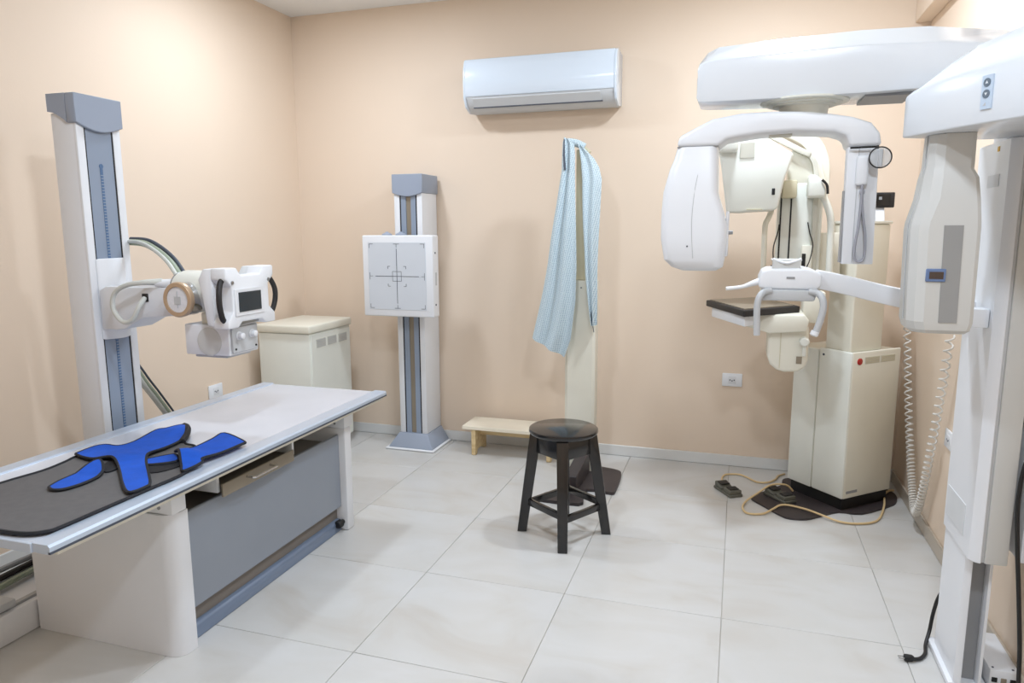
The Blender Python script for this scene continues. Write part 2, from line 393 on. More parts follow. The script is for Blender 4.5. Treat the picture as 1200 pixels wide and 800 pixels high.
for y in (2.198, 2.412): obj('screw', cyl(NB(), (-1.801, y, 1.25), (-1.796, y, 1.25), .007, n=12), 'steel', cc)
for y, s in ((2.178, -1), (2.435, 1)):
    obj('grip', tube(NB(), [(-1.825, y, 1.262), (-1.822, y+s*.018, 1.25), (-1.815, y+s*.036, 1.21), (-1.815, y+s*.036, 1.165), (-1.82, y+s*.02, 1.12), (-1.826, y, 1.105)], .0105, 10), 'rubber', cc)
# cables
lp = [(-2.24, 2.222, 1.18), (-2.238, 2.19, 1.15), (-2.27, 2.18, 1.095), (-2.32, 2.18, 1.09), (-2.36, 2.18, 1.14), (-2.345, 2.18, 1.20), (-2.29, 2.185, 1.232), (-2.22, 2.20, 1.243), (-2.165, 2.24, 1.243)]
obj('loop_cable', tube(NB(), lp, lambda q: .0095 + .006*max(0, (q-.85)/.15), 10), 'hose_white', t)
obj('cable_plug', cyl(NB(), (-2.185, 2.226, 1.24), (-2.12, 2.27, 1.235), .014, .021, 14), 'white_satin', t)
for k, (dy, dz, mname) in enumerate(((0, 0, 'hose_green'), (.022, .014, 'grey_print'), (-.018, .004, 'hose_white'))):
    obj('hose', tube(NB(), [(-2.52, 2.43+dy, 1.395+dz), (-2.40, 2.40+dy, 1.39+dz), (-2.29, 2.36+dy, 1.36+dz), (-2.20, 2.33+dy, 1.315+dz), (-2.14, 2.31+dy, 1.262+dz)], .0135 if k == 0 else .008, 10), mname, t)
    obj('hose', tube(NB(), [(-2.55, 2.43+dy, 1.395+dz), (-2.62, 2.44+dy, 1.2+dz), (-2.62, 2.45+dy, .95), (-2.60, 2.52+dy, .78+dz), (-2.62, 2.62+dy, .66+dz), (-2.66, 2.76+dy, .50+dz), (-2.70, 2.9+dy, .33), (-2.75, 3.05+dy, .14)], .014 if k != 1 else .005, 10), mname, t)

# cable chain lying on the rail at the near end
t = thing('cable_bundle', 'bundle of grey and cream cables lying on the floor rail under the table', 'cables', (-2.6, 1.6, .122))
for k in range(4):
    obj('cable', tube(NB(), [(-2.52-.035*k, 1.35, .137+.016*(k % 2)), (-2.55-.035*k, 1.62, .137+.016*(k % 2)), (-2.575-.03*k, 1.85, .137+.016*(k % 2)), (-2.59-.02*k, 2.08, .137+.016*(k % 2))], .012, 8), ['hose_green', 'rubber', 'hose_white', 'grey_mid'][k], t)
o = obj('rail_stop', box(NB(), -2.50, -2.41, 1.60, 1.70, .1225, .150, .004), 'grey_light'); tag(center(o), 'small grey metal stop block on the floor rail', 'stop block')

# ================================================================== EXAM TABLE
t = thing('exam_table', 'long grey and white x-ray exam table with drawer', 'table', (-2.05, 2.3, 0))
TZ = .655
TX0, TX1, TY0, TY1 = -2.36, -1.638, 1.258, 3.07
obj('tabletop', box(NB(), TX0+.02, TX1-.02, TY0, TY1-.003, .632, .650, .003, 1), 'table_top', t)
rail = [(TX1, .637), (TX1, .649), (TX1-.006, .655), (TX1-.062, .655), (TX1-.066, .650), (TX1-.07, .6505), (TX1-.07, .632), (TX1-.03, .630), (TX1-.008, .630)]
obj('edge_rail', prism(NB(), rail, 'y', TY0-.004, TY1, 0), 'alu', t)
obj('edge_groove', box(NB(), TX1-.006, TX1+.0012, TY0-.004, TY1, .6305, .6365), 'grey_print', t)
rail = [(2*(TX0+TX1)/2-x, z) for x, z in rail]
obj('edge_rail', prism(NB(), rail, 'y', TY0-.004, TY1, 0), 'alu', t)
obj('end_strip', box(NB(), TX0+.06, TX1-.06, TY0-.008, TY0+.002, .628, .6545, .002, 1), 'alu', t)
obj('under_frame', box(NB(), TX0+.07, TX1-.075, 1.36, 3.03, .60, .632, .003, 1), 'cream', t)
obj('under_strip', box(NB(), -1.70, -1.655, TY0+.03, TY1-.01, .612, .630, .002, 1), 'cream', t)
# ends
def endpanel(y0, y1, nm):
    pts = [(-2.39, y0), (-1.80, y0)] + [(-1.80+.05*math.sin(PI/2*k/6), y0+.05*(1-math.cos(PI/2*k/6))) for k in range(1, 7)] + [(-1.75, y1), (-2.39, y1)]
    return obj(nm, prism(NB(), pts, 'z', .001, .512, 0, ang=60), 'white_satin', t)
endpanel(1.762, 1.84, 'end_panel')
obj('end_panel', box(NB(), -2.39, -1.752, 2.855, 2.915, .001, .512, .008), 'white_satin', t)
for (y0, y1) in ((1.77, 1.835), (2.85, 2.92)):
    br = obj('bracket', box(NB(), -2.2, -1.748, y0, y1, .513, .60, .004), 'white', t)
    for z in (.535, .575): obj('screw', cyl(NB(), (-1.80, y0+.001, z), (-1.80, y0-.003, z), .006, n=10), 'grey_mid', br)
# fascia
obj('front_panel', box(NB(), -1.80, -1.785, 1.84, 2.855, .122, .480, .003, 1), 'front_grey', t)
obj('toe_recess', box(NB(), -1.86, -1.812, 1.84, 2.855, .05, .122), 'recess', t)
obj('plinth', prism(NB(), [(-1.90, .001), (-1.789, .001), (-1.789, .048), (-1.795, .056), (-1.812, .058), (-1.90, .058)], 'y', 1.84, 2.855, .002, 1), 'plinth_grey', t)
obj('back_panel', box(NB(), -2.38, -2.365, 1.84, 2.855, .03, .495), 'front_grey', t)
obj('inner_shelf', box(NB(), -2.36, -1.81, 1.845, 2.85, .42, .44), 'recess', t)
# cassette drawer
dr = obj('drawer', prism(NB(), [(-2.2, .505), (-1.765, .505), (-1.765, .512), (-2.193, .512), (-2.193, .585), (-2.2, .585)], 'y', 2.02, 2.46), 'recess', t)
for y in (2.005, 2.46): obj('drawer_side', box(NB(), -2.2, -1.765, y, y+.014, .503, .598, .002, 1), 'white', dr)
obj('drawer_lip', box(NB(), -1.80, -1.757, 2.02, 2.46, .566, .582), 'cream_dark', dr)
fr = obj('drawer_front', box(NB(), -1.745, -1.735, 2.0, 2.43, .492, .541, .002, 1), 'drawer_tan', dr)
obj('handle', tube(NB(), [(-1.735, 2.13, .527), (-1.705, 2.13, .527), (-1.70, 2.135, .527), (-1.70, 2.265, .527), (-1.705, 2.27, .527), (-1.735, 2.27, .527)], .005, 8, 0), 'chrome', fr)
kn = NB(); lathe(kn, (-1.78, 2.853, .045), (0, -1, 0), [(0, .012), (.02, .012), (.022, .02), (.045, .02), (.05, .015)], 16); obj('foot_knob', kn, 'black', t)

# lead apron spread on the table, its blue strap side turned up
t = thing('lead_apron', 'grey lead apron with blue straps spread on the exam table', 'apron', (-1.95, 1.6, TZ))
g = [(-2.19, 1.29), (-2.185, 1.534), (-2.165, 1.662), (-2.176, 1.756), (-2.189, 1.818), (-2.15, 1.90), (-2.07, 1.98), (-1.97, 2.06), (-1.923, 2.045), (-1.87, 2.03), (-1.79, 1.95), (-1.702, 1.80), (-1.698, 1.627), (-1.70, 1.5), (-1.702, 1.347), (-1.712, 1.31), (-1.754, 1.283), (-1.845, 1.275), (-2.1, 1.272)]
def flatz(x, y): return TZ + .0006
def outline(pts, k=4):
    q = spline([(x, y, 0) for x, y in pts + [pts[0]]], k)[:-1]; return [(v.x, v.y) for v in q]
def binding(pts, zf, r=.0055, dz=.004, k=4):
    q = [(x, y, zf(x, y)+dz) for x, y in outline(pts, k)]
    return tube(NB(), q + [q[0]], r, 6, 0)
obj('apron_body', sheet(NB(), outline(g), flatz, .005), 'apron_grey', t)
obj('binding', binding(g, lambda x, y: TZ + .0035, .0055, .002), 'binding', t)
b1 = [(-2.191, 1.812), (-2.199, 1.892), (-2.177, 1.925), (-2.121, 1.927), (-2.108, 1.986), (-2.147, 2.129), (-2.12, 2.155), (-2.102, 2.201), (-2.085, 2.21), (-2.047, 2.18), (-1.993, 2.115), (-1.954, 2.045), (-1.943, 1.96), (-1.941, 1.888), (-1.894, 1.825), (-1.805, 1.743), (-1.712, 1.657), (-1.70, 1.63), (-1.702, 1.59), (-1.722, 1.58), (-1.792, 1.631), (-1.892, 1.716), (-1.967, 1.774), (-2.026, 1.807), (-2.057, 1.803), (-2.082, 1.786), (-2.137, 1.793)]
def zb1(x, y):
    return TZ + .012 + .012*math.exp(-((x+1.98)**2+(y-1.82)**2)/.006) + .012*math.exp(-((x+2.05)**2+(y-2.17)**2)/.004)
def strap(name, pts, zf):
    o = obj(name, sheet(NB(), outline(pts), zf, .007), 'apron_blue', t); obj('strap_binding', binding(pts, zf, .0052, .0035), 'binding', o); return o
strap('yoke', b1, zb1)
b2 = [(-1.854, 1.915), (-1.847, 2.011), (-1.859, 2.108), (-1.868, 2.182), (-1.725, 2.115), (-1.712, 2.086), (-1.713, 1.979), (-1.722, 1.897), (-1.70, 1.867), (-1.70, 1.785), (-1.74, 1.82), (-1.804, 1.881)]
strap('strap', b2, lambda x, y: TZ + .010 + .032*math.exp(-((x+1.80)**2+(y-1.89)**2)/.0035))
b3 = [(-1.992, 1.546), (-2.009, 1.596), (-2.017, 1.661), (-2.028, 1.724), (-2.012, 1.751), (-1.959, 1.713), (-1.932, 1.678), (-1.919, 1.608), (-1.931, 1.549), (-1.961, 1.532)]
strap('strap', b3, lambda x, y: TZ + .008 + .02*max(0, (y-1.66)/.09))
b4 = [(-1.92, 1.83), (-1.875, 1.905), (-1.85, 1.915), (-1.80, 1.86), (-1.87, 1.80)]
strap('strap', b4, lambda x, y: TZ + .008)
obj('dark_lining', sheet(NB(), outline([(-1.91, 1.80), (-1.84, 1.90), (-1.80, 1.88), (-1.76, 1.83), (-1.80, 1.75)]), lambda x, y: TZ+.0065, .003), 'binding', t)
obj('dark_lining', sheet(NB(), outline([(-2.03, 1.80), (-1.985, 1.785), (-1.94, 1.75), (-1.945, 1.71), (-2.0, 1.74)]), lambda x, y: TZ+.0065, .004), 'binding', t)
obj('dark_lining', tube(NB(), [(-2.087, 2.215, TZ+.018), (-2.045, 2.185, TZ+.02), (-1.99, 2.12, TZ+.017), (-1.95, 2.05, TZ+.012)], .012, 8), 'binding', t)

# ================================================================== CREAM CABINET IN THE LEFT CORNER
t = thing('generator_cabinet', 'cream metal generator cabinet standing in the left back corner', 'cabinet', (-2.69, 3.97, 0))
obj('body', box(NB(), -2.885, -2.512, 3.735, 4.215, .05, .805, .008), 'cream_light', t)
obj('lid', box(NB(), -2.892, -2.50, 3.722, 4.225, .806, .858, .012, 3), 'cream', t)
obj('door', box(NB(), -2.512, -2.506, 3.745, 4.205, .06, .795, .002, 1), 'cream_light', t)
for k in range(3):
    y = 3.80+.128*k; v = obj('vent', box(NB(), -2.507, -2.5045, y, y+.105, .71, .765), 'vent', t)
    bm = NB()
    for q in range(5): box(bm, -2.5055, -2.5025, y+.003, y+.102, .714+.0105*q, .7185+.0105*q)
    obj('vent_slats', bm, 'grey_light', v)
for x in (-2.86, -2.545):
    for y in (3.77, 4.17):
        obj('caster', cyl(NB(), (x-.012, y, .0255), (x+.012, y, .0255), .025, n=18), 'grey_print', t); obj('caster_fork', box(NB(), x-.016, x+.016, y-.012, y+.012, .036, .051), 'grey_mid', t)

# ================================================================== WALL BUCKY STAND
t = thing('chest_stand', 'upright x-ray detector stand with white target plate by the back wall', 'x-ray stand', (-2.02, 4.24, 0))
obj('base_pad', box(NB(), -2.195, -1.845, 4.075, 4.378, .0008, .014, .012, 3), 'white', t)
obj('base', loft(NB(), [[(-2.175, 4.09, .014), (-1.86, 4.09, .014), (-1.86, 4.37, .014), (-2.175, 4.37, .014)], [(-2.172, 4.093, .022), (-1.863, 4.093, .022), (-1.863, 4.37, .022), (-2.172, 4.37, .022)],
     [(-2.118, 4.135, .105), (-1.912, 4.135, .105), (-1.912, 4.37, .105), (-2.118, 4.37, .105)]], True, .003), 'blue_grey', t)
bm = NB(); box(bm, -2.112, -1.918, 4.158, 4.372, .105, 1.70, .004); box(bm, -2.112, -2.075, 4.144, 4.16, .105, 1.69, .003); box(bm, -1.955, -1.918, 4.144, 4.16, .105, 1.69, .003)
obj('column', bm, 'white_satin', t)
obj('channel', box(NB(), -2.066, -2.032, 4.148, 4.159, .106, 1.69), 'panel_blue', t)
obj('channel', box(NB(), -1.998, -1.964, 4.148, 4.159, .106, 1.69), 'panel_blue', t)
obj('channel_slot', box(NB(), -2.032, -1.998, 4.1545, 4.1585, .106, 1.69), 'drawer_tan', t)
for x in (-2.0705, -1.9595): obj('edge_gap', box(NB(), x-.0055, x+.0055, 4.15, 4.159, .106, 1.69), 'black', t)
pts = [(-2.120, 1.787), (-2.120, 1.672)] + [(-2.120+.21*k/8, 1.672-.024*math.sin(PI*k/8)) for k in range(1, 8)] + [(-1.910, 1.672), (-1.910, 1.787)]
obj('top_cap', prism(NB(), pts, 'y', 4.132, 4.375, .003, 1, 50), 'blue_grey', t)
pl = obj('detector_plate', box(NB(), -2.268, -1.786, 3.995, 4.085, .902, 1.408, .008, 3), 'white', t)
fp_ = obj('film_panel', box(NB(), -2.228, -1.832, 3.993, 3.998, .945, 1.365, .001, 1), 'film_panel', pl)
bm = NB(); cxm, czm = -2.03, 1.155; YP = 3.9925
def mk(xa, xb, za, zb): box(bm, xa, xb, YP-.0006, YP+.0008, za, zb)
mk(cxm-.15, cxm+.15, czm-.0015, czm+.0015); mk(cxm-.0015, cxm+.0015, czm-.17, czm+.17)
for s in (-1, 1):
    mk(cxm-.03, cxm+.03, czm+s*.03-.001, czm+s*.03+.001); mk(cxm+s*.03-.001, cxm+s*.03+.001, czm-.03, czm+.03)
    mk(cxm-.02, cxm+.02, czm+s*.2-.0012, czm+s*.2+.0012); mk(cxm-.001, cxm+.001, czm+s*.19-.011, czm+s*.19+.011)
    mk(cxm+s*.188-.001, cxm+s*.188+.001, czm-.022, czm+.022); mk(cxm+s*.178-.011, cxm+s*.178+.011, czm-.001, czm+.001)
    for q in (-1, 1):
        mk(min(cxm+s*.188, cxm+s*.162), max(cxm+s*.188, cxm+s*.162), czm+q*.2-.0012, czm+q*.2+.0012); mk(cxm+s*.188-.0012, cxm+s*.188+.0012, min(czm+q*.2, czm+q*.175), max(czm+q*.2, czm+q*.175))
        mk(min(cxm+s*.062, cxm+s*.046), max(cxm+s*.062, cxm+s*.046), czm+q*.062-.0012, czm+q*.062+.0012); mk(cxm+s*.062-.0012, cxm+s*.062+.0012, min(czm+q*.062, czm+q*.046), max(czm+q*.062, czm+q*.046))
obj('target_print', bm, 'grey_print', fp_)
obj('plate_mount', box(NB(), -2.06, -1.97, 4.085, 4.147, 1.0, 1.3, .004), 'white_satin', t)
for x in (-2.115, -2.02): obj('clamp', lathe(NB(), (x, 4.04, 1.408), (0, 0, 1), [(0, .032), (.006, .032), (.012, .022), (.018, .01), (.022, .008)], 18), 'blue_grey', pl)
for z in (.98, 1.3): obj('screw', cyl(NB(), (-1.787, 4.03, z), (-1.783, 4.03, z), .006, n=10), 'grey_print', pl)
obj('side_label', box(NB(), -1.7865, -1.7845, 4.03, 4.05, 1.10, 1.18), 'grey_light', pl)

# ================================================================== OUTLETS
def outlet(label, cx, cy, cz, axis):
    t = thing('wall_outlet', label, 'outlet', (cx, cy, cz-.04), 0, 'white wall outlets')
    if axis == 'y':
        pt = obj('plate', box(NB(), cx-.058, cx+.058, cy-.010, cy-.0005, cz-.04, cz+.04, .004, 2), 'outlet', t)
        obj('insert', box(NB(), cx-.022, cx+.022, cy-.012, cy-.0095, cz-.022, cz+.022, .003), 'white_satin', pt)
        for d in (-.012, 0, .012): obj('socket_hole', cyl(NB(), (cx+d, cy-.0125, cz-(.005 if d == 0 else 0)), (cx+d, cy-.0115, cz-(.005 if d == 0 else 0)), .0042, n=10), 'grey_print', pt)
    else:
        s = 1 if cx < -1 else -1
        a, b = sorted((cx+s*.0005, cx+s*.010)); c, d = sorted((cx+s*.0095, cx+s*.012))
        pt = obj('plate', box(NB(), a, b, cy-.058, cy+.058, cz-.04, cz+.04, .004, 2), 'outlet', t)
        obj('insert', box(NB(), c, d, cy-.022, cy+.022, cz-.022, cz+.022, .003), 'white_satin', pt)
        for q in (-.012, 0, .012): obj('socket_hole', cyl(NB(), (cx+s*.0115, cy+q, cz-(.005 if q == 0 else 0)), (cx+s*.0127, cy+q, cz-(.005 if q == 0 else 0)), .0042, n=10), 'grey_print', pt)
    return t
outlet('white outlet on the back wall beside the cream corner machine', -.011, YB, .538, 'y')
outlet('white outlet on the left wall behind the exam table', XL, 3.425, .487, 'x')
outlet('white outlet on the right wall behind the hanging coiled cord', XR, 3.375, .54, 'x')

# ================================================================== BENCH
t = thing('step_bench', 'low pale pine step bench against the back wall', 'bench', (-1.36, 4.22, 0))
obj('plank', box(NB(), -1.655, -1.06, 4.105, 4.345, .172, .196, .003, 1), 'pine_top', t)
for x in (-1.598, -1.098):
    pts = [(4.12, .0008), (4.15, .0008), (4.165, .03), (4.285, .03), (4.3, .0008), (4.33, .0008), (4.33, .172), (4.12, .172)]
    obj('leg', prism(NB(), pts, 'x', x, x+.028, .002, 1), 'pine', t)
obj('apron_board', box(NB(), -1.57, -1.098, 4.215, 4.235, .115, .1715, .002, 1), 'pine', t)

# ================================================================== STOOL
SC = Vector((-.752, 3.135, 0))
t = thing('bar_stool', 'black wooden stool with round seat in the middle of the floor', 'stool', SC)
obj('seat', lathe(NB(), SC+Vector((0, 0, .498)), (0, 0, 1), [(0, .150), (.004, .158), (.014, .163), (.024, .161), (.0275, .155), (.028, .0)], 48), 'stool', t)
a0 = R(-78)
feet = [Vector((-.951, 3.115, 0)), Vector((-.705, 2.94, 0)), Vector((-.552, 3.2, 0))]
feet.append(feet[0]+feet[2]-feet[1])
ctr = sum(feet, Vector())/4
legs = []
for ft in feet:
    d = (ft-ctr); ft2 = ctr + d*.99; tp = SC + (d.normalized()*.130) + Vector((0, 0, .497)); ft2.z = .0005
    legs.append((ft2, tp))
    a = d.normalized(); b = Vector((-a.y, a.x, 0)); rings = []
    for p, s in ((ft2, .0235), (ft2.lerp(tp, .5), .026), (tp, .028)):
        c45 = [(a+b), (a-b), (-a-b), (-a+b)]
        rings.append([p + q*s*.95 for q in c45])
    obj('leg', loft(NB(), rings, True, .003), 'stool', t)
for i in range(4):
    A, B = legs[i], legs[(i+1) % 4]
    p, q = A[0].lerp(A[1], .28 if i % 2 else .31), B[0].lerp(B[1], .28 if i % 2 else .31)
    sweep_b = sweep(NB(), [p, q], .018, .032, (q-p).cross(Vector((0, 0, 1))).normalized(), .002)
    obj('stretcher', sweep_b, 'stool', t)
    p, q = A[0].lerp(A[1], .905), B[0].lerp(B[1], .905)
    obj('apron_rail', sweep(NB(), [p, q], .02, .088, (q-p).cross(Vector((0, 0, 1))).normalized(), .002), 'stool', t)

# ================================================================== CREAM FLOOR STAND WITH GOWN
t = thing('floor_stand', 'cream upright floor stand on a dark base with a gown over it', 'stand', (-.85, 3.9, 0))
bp = [(-.994, 3.482), (-.751, 3.482), (-.745, 3.585), (-.746, 3.704), (-.615, 3.69), (-.597, 3.75), (-.607, 3.992), (-.639, 4.061), (-.727, 4.09), (-.80, 4.11), (-.94, 4.11), (-.95, 4.02), (-.90, 3.80), (-.909, 3.653), (-.96, 3.58)]
obj('base_plate', prism(NB(), outline(bp, 3), 'z', .0008, .018, 0), 'mat_rubber', t)
obj('base_fin', prism(NB(), [(3.63, .018), (3.63, .105), (3.66, .112), (3.984, .15), (3.984, .018)], 'x', -.862, -.795, .004, 1), 'mat_rubber', t)
obj('column_cover', prism(NB(), [(-.952, 4.0), (-.935, 3.985), (-.79, 3.985), (-.775, 4.0), (-.775, 4.085), (-.952, 4.085)], 'z', .0185, 1.150, .004, 2, 60), 'cream', t)
obj('inner_column', box(NB(), -.905, -.835, 4.03, 4.08, 1.150, 1.885, .006), 'cream_dark', t)
obj('top_hook', tube(NB(), [(-.965, 4.05, 1.925), (-.92, 4.055, 1.918), (-.87, 4.06, 1.90), (-.83, 4.06, 1.87)], .008, 10), 'cream_dark', t)
obj('screw', cyl(NB(), (-.858, 3.986, 1.11), (-.858, 3.982, 1.11), .004, n=10), 'grey_print', t)
# the gown: two hanging halves, each a folded double layer of cloth
t = thing('patient_gown', 'pale blue patterned patient gown hung over the cream floor stand', 'gown', (-.93, 3.95, .71))
def hang(rows, yc, depth, folds, seed):
    rnd = random.Random(seed); ph = rnd.random()*6; n = 48; rings = []
    rows2 = []
    for (a, b) in zip(rows[:-1], rows[1:]):
        for k in range(6): rows2.append([a[i]+(b[i]-a[i])*k/6 for i in range(4)])
    rows2.append(list(rows[-1]))
    zt, zb_ = rows2[0][2], rows2[-1][2]
    for xl, xr, z, dz in rows2:
        q = (zt-z)/(zt-zb_); w = xr-xl; ring = []
        for i in range(n):
            a = 2*PI*i/n; s = .5-.5*math.cos(a); x = xl + w*s
            y = yc(z) + depth*(.35+.65*q)*math.sin(a)*.5
            y += .014*(.3+q)*math.sin(folds*PI*s*2+ph+1.2*q) + .007*math.sin(folds*4.3*s+ph*2+3*q)
            x += .004*math.sin(9*q+ph+a)*q
            ring.append((x, y, z + dz*s))
        rings.append(ring)
    return loft(NB(), rings)
yf = lambda z: 3.925 if z < 1.3 else 3.925 + .09*((z-1.3)/.65)**2
L = [(-.974, -.940, 1.955, -.018), (-.980, -.912, 1.925, -.012), (-.979, -.903, 1.851, 0), (-.976, -.899, 1.766, 0), (-.996, -.889, 1.577, 0), (-1.043, -.873, 1.25, -.02), (-1.075, -.875, 1.081, -.04), (-1.112, -.903, .902, -.08), (-1.13, -.941, .818, -.105)]
lh = obj('left_half', hang(L, yf, .06, 2.2, 3), 'gown', t, ang=70)
Rr = [(-.898, -.862, 1.925, -.03), (-.883, -.800, 1.882, -.05), (-.868, -.768, 1.81, -.03), (-.856, -.750, 1.714, 0), (-.845, -.752, 1.482, 0), (-.826, -.758, 1.187, 0), (-.803, -.760, 1.029, 0), (-.780, -.762, .902, 0)]
obj('right_half', hang(Rr, lambda z: yf(z)+.012, .05, 1.8, 9), 'gown', t, ang=70)
obj('shoulder', tube(NB(), [(-.958, 4.03, 1.928), (-.91, 4.04, 1.922), (-.86, 4.045, 1.898)], .014, 12, flat=1.5), 'gown', t, ang=70)
obj('sleeve_opening', loft(NB(), [[(-.968, 3.984, 1.94), (-.964, 3.984, 1.94), (-.964, 3.994, 1.94), (-.968, 3.994, 1.94)], [(-.964, 3.953, 1.85), (-.956, 3.953, 1.85), (-.956, 3.97, 1.85), (-.964, 3.97, 1.85)], [(-.955, 3.938, 1.77), (-.947, 3.938, 1.77), (-.947, 3.96, 1.77), (-.955, 3.96, 1.77)]]), 'grey_print', t)
obj('tie', tube(NB(), [(-.785, 3.91, .98), (-.78, 3.915, .93), (-.768, 3.92, .865)], .002, 6), 'grey_print', t)

# ================================================================== CREAM PANORAMIC MACHINE IN THE RIGHT CORNER
CA = Vector((.56, 4.044, 0)); RA = R(-47.2)
t = thing('cream_xray_machine', 'cream dental x-ray machine with cabinet base in the right back corner', 'x-ray machine', CA, RA)
L_ = dict(world=False)
def oL(nm, bm, m, p=None, **k): return obj(nm, bm, m, p or t, world=False, **k)
oL('plinth', box(NB(), -.165, .168, -.165, .17, .0102, .07), 'black')
oL('cabinet_body', box(NB(), -.176, .176, -.172, .178, .07, .828, .012, 3), 'cream')
oL('cabinet_panel', box(NB(), -.180, -.022, -.181, -.165, .072, .822, .005, 2), 'cream_light')
oL('cabinet_panel', box(NB(), -.016, .180, -.181, -.165, .072, .834, .010, 3), 'cream_light')
sp = oL('side_panel', box(NB(), .168, .182, -.172, .178, .072, .834, .010, 3), 'cream')
oL('power_button', lathe(NB(), (.182, -.125, .785), (1, 0, 0), [(0, .017), (.004, .017), (.006, .013)], 20), 'red', sp)
for k in range(2):
    y = -.088+.115*k; v = oL('vent', box(NB(), .1815, .1835, y, y+.105, .770, .805), 'vent', sp)
    bm = NB()
    for q in range(4): box(bm, .183, .1848, y+.003, y+.102, .773+.0085*q, .7765+.0085*q)
    oL('vent_slats', bm, 'cream_dark', v)
oL('badge', box(NB(), .1815, .1830, -.155, -.075, .098, .112), 'grey_mid', sp)
oL('lock', cyl(NB(), (.012, -.1805, .80), (.012, -.1835, .80), .006, n=12), 'grey_print')
oL('column', box(NB(), 0.005, .158, -.168, .06, .828, 1.462, .010, 3), 'cream')
oL('column_cap', box(NB(), 0.0, .163, -.173, .065, 1.462, 1.476, .004, 2), 'cream_light')
# bracket from the column to the front carriage (in world axes from here on)
obj('bracket', box(NB(), .345, .47, 3.80, 3.90, 1.14, 1.42, .008), 'cream', t)
mast = obj('carriage', box(NB(), .168, .372, 3.765, 3.90, 1.135, 1.66, .012, 3), 'cream_light', t)
for x in (.182, .228): obj('slot', box(NB(), x-.0035, x+.0035, 3.7625, 3.767, 1.16 if x < .2 else 1.28, 1.62), 'black', mast)
obj('slot', box(NB(), .150, .156, 3.80, 3.806, 1.18, 1.26), 'black', mast)
obj('carriage_rail', sweep(NB(), [(.30, 3.76, 1.79), (.322, 3.76, 1.75), (.335, 3.76, 1.68), (.337, 3.76, 1.50), (.340, 3.76, 1.21)], .03, .022, (0, 1, 0), .002), 'vent', t)
obj('carriage_top', prism(NB(), [(.21, 1.62), (.375, 1.58), (.375, 1.68), (.35, 1.76), (.30, 1.81), (.23, 1.83), (.20, 1.78)], 'y', 3.77, 3.90, .008, 2), 'cream', t)
# curved overhead arm
arc = spline([(-.06, 3.86, 1.945), (.08, 3.86, 1.94), (.20, 3.86, 1.915), (.30, 3.86, 1.86), (.352, 3.86, 1.77), (.36, 3.86, 1.66), (.355, 3.86, 1.56)], 4)
obj('overhead_arm', sweep(NB(), arc, .12, .075, (0, 1, 0), .006), 'cream', t)
obj('arm_strip', sweep(NB(), spline([(.05, 3.755, 1.918), (.13, 3.755, 1.878), (.21, 3.755, 1.835), (.265, 3.755, 1.805), (.30, 3.755, 1.79)], 3), .03, .026, (0, 1, 0), .002), 'vent', t)
hd = [(-.114, 1.79), (-.116, 1.845), (-.07, 1.875), (.055, 1.882), (.215, 1.778), (.180, 1.665), (.158, 1.535), (.14, 1.525), (-.015, 1.516), (-.07, 1.518), (-.10, 1.72)]
th = obj('tube_head', prism(NB(), hd, 'y', 3.55, 3.745, .010, 3, 30), 'cream_light', t)
obj('front_bevel', prism(NB(), [(-.118, 1.79), (-.116, 1.858), (-.03, 1.875), (-.03, 1.79)], 'y', 3.49, 3.56, .015, 3), 'cream_light', th)
obj('label_plate', box(NB(), -.02, .045, 3.5465, 3.5505, 1.765, 1.835, .001, 1), 'vent', th)
obj('indicator', box(NB(), .128, .142, 3.546, 3.551, 1.595, 1.625, .002, 1), 'black', th)
obj('bottom_slot', box(NB(), .02, .09, 3.546, 3.5505, 1.5275, 1.532), 'cream_dark', th)
obj('knuckle', box(NB(), .180, .246, 3.68, 3.766, 1.585, 1.668, .008, 2), 'cream_dark', t)
obj('side_ear', prism(NB(), [(.292, 1.585), (.292, 1.69), (.325, 1.69), (.352, 1.665), (.372, 1.62), (.372, 1.585)], 'y', 3.66, 3.76, .012, 3), 'cream_light', t)
obj('ear_strap', tube(NB(), [(.35, 3.655, 1.665), (.372, 3.655, 1.64), (.378, 3.655, 1.60)], .006, 8), 'black', t)
obj('guide_rod', tube(NB(), [(.14, 3.78, 1.53), (.125, 3.74, 1.49), (.112, 3.73, 1.45), (.113, 3.73, 1.30), (.116, 3.73, 1.10)], .013, 10), 'cream', t)
obj('guide_rod', tube(NB(), [(.36, 3.72, 1.60), (.385, 3.72, 1.55), (.404, 3.72, 1.49), (.41, 3.72, 1.40), (.414, 3.72, 1.15)], .0165, 12), 'cream_light', t)
for pts in ([(.178, 3.763, 1.46), (.172, 3.745, 1.42), (.155, 3.72, 1.35), (.160, 3.715, 1.28), (.182, 3.725, 1.22)], [(.308, 3.763, 1.47), (.318, 3.745, 1.42), (.333, 3.725, 1.36), (.32, 3.715, 1.28), (.292, 3.725, 1.22)]):
    obj('wire', tube(NB(), pts, .003, 6), 'black', t)
sb = obj('switch_box', box(NB(), .285, .335, 3.735, 3.766, 1.20, 1.36, .005), 'cream', t)
obj('switch_opening', box(NB(), .288, .305, 3.7325, 3.7365, 1.21, 1.32), 'black', sb)
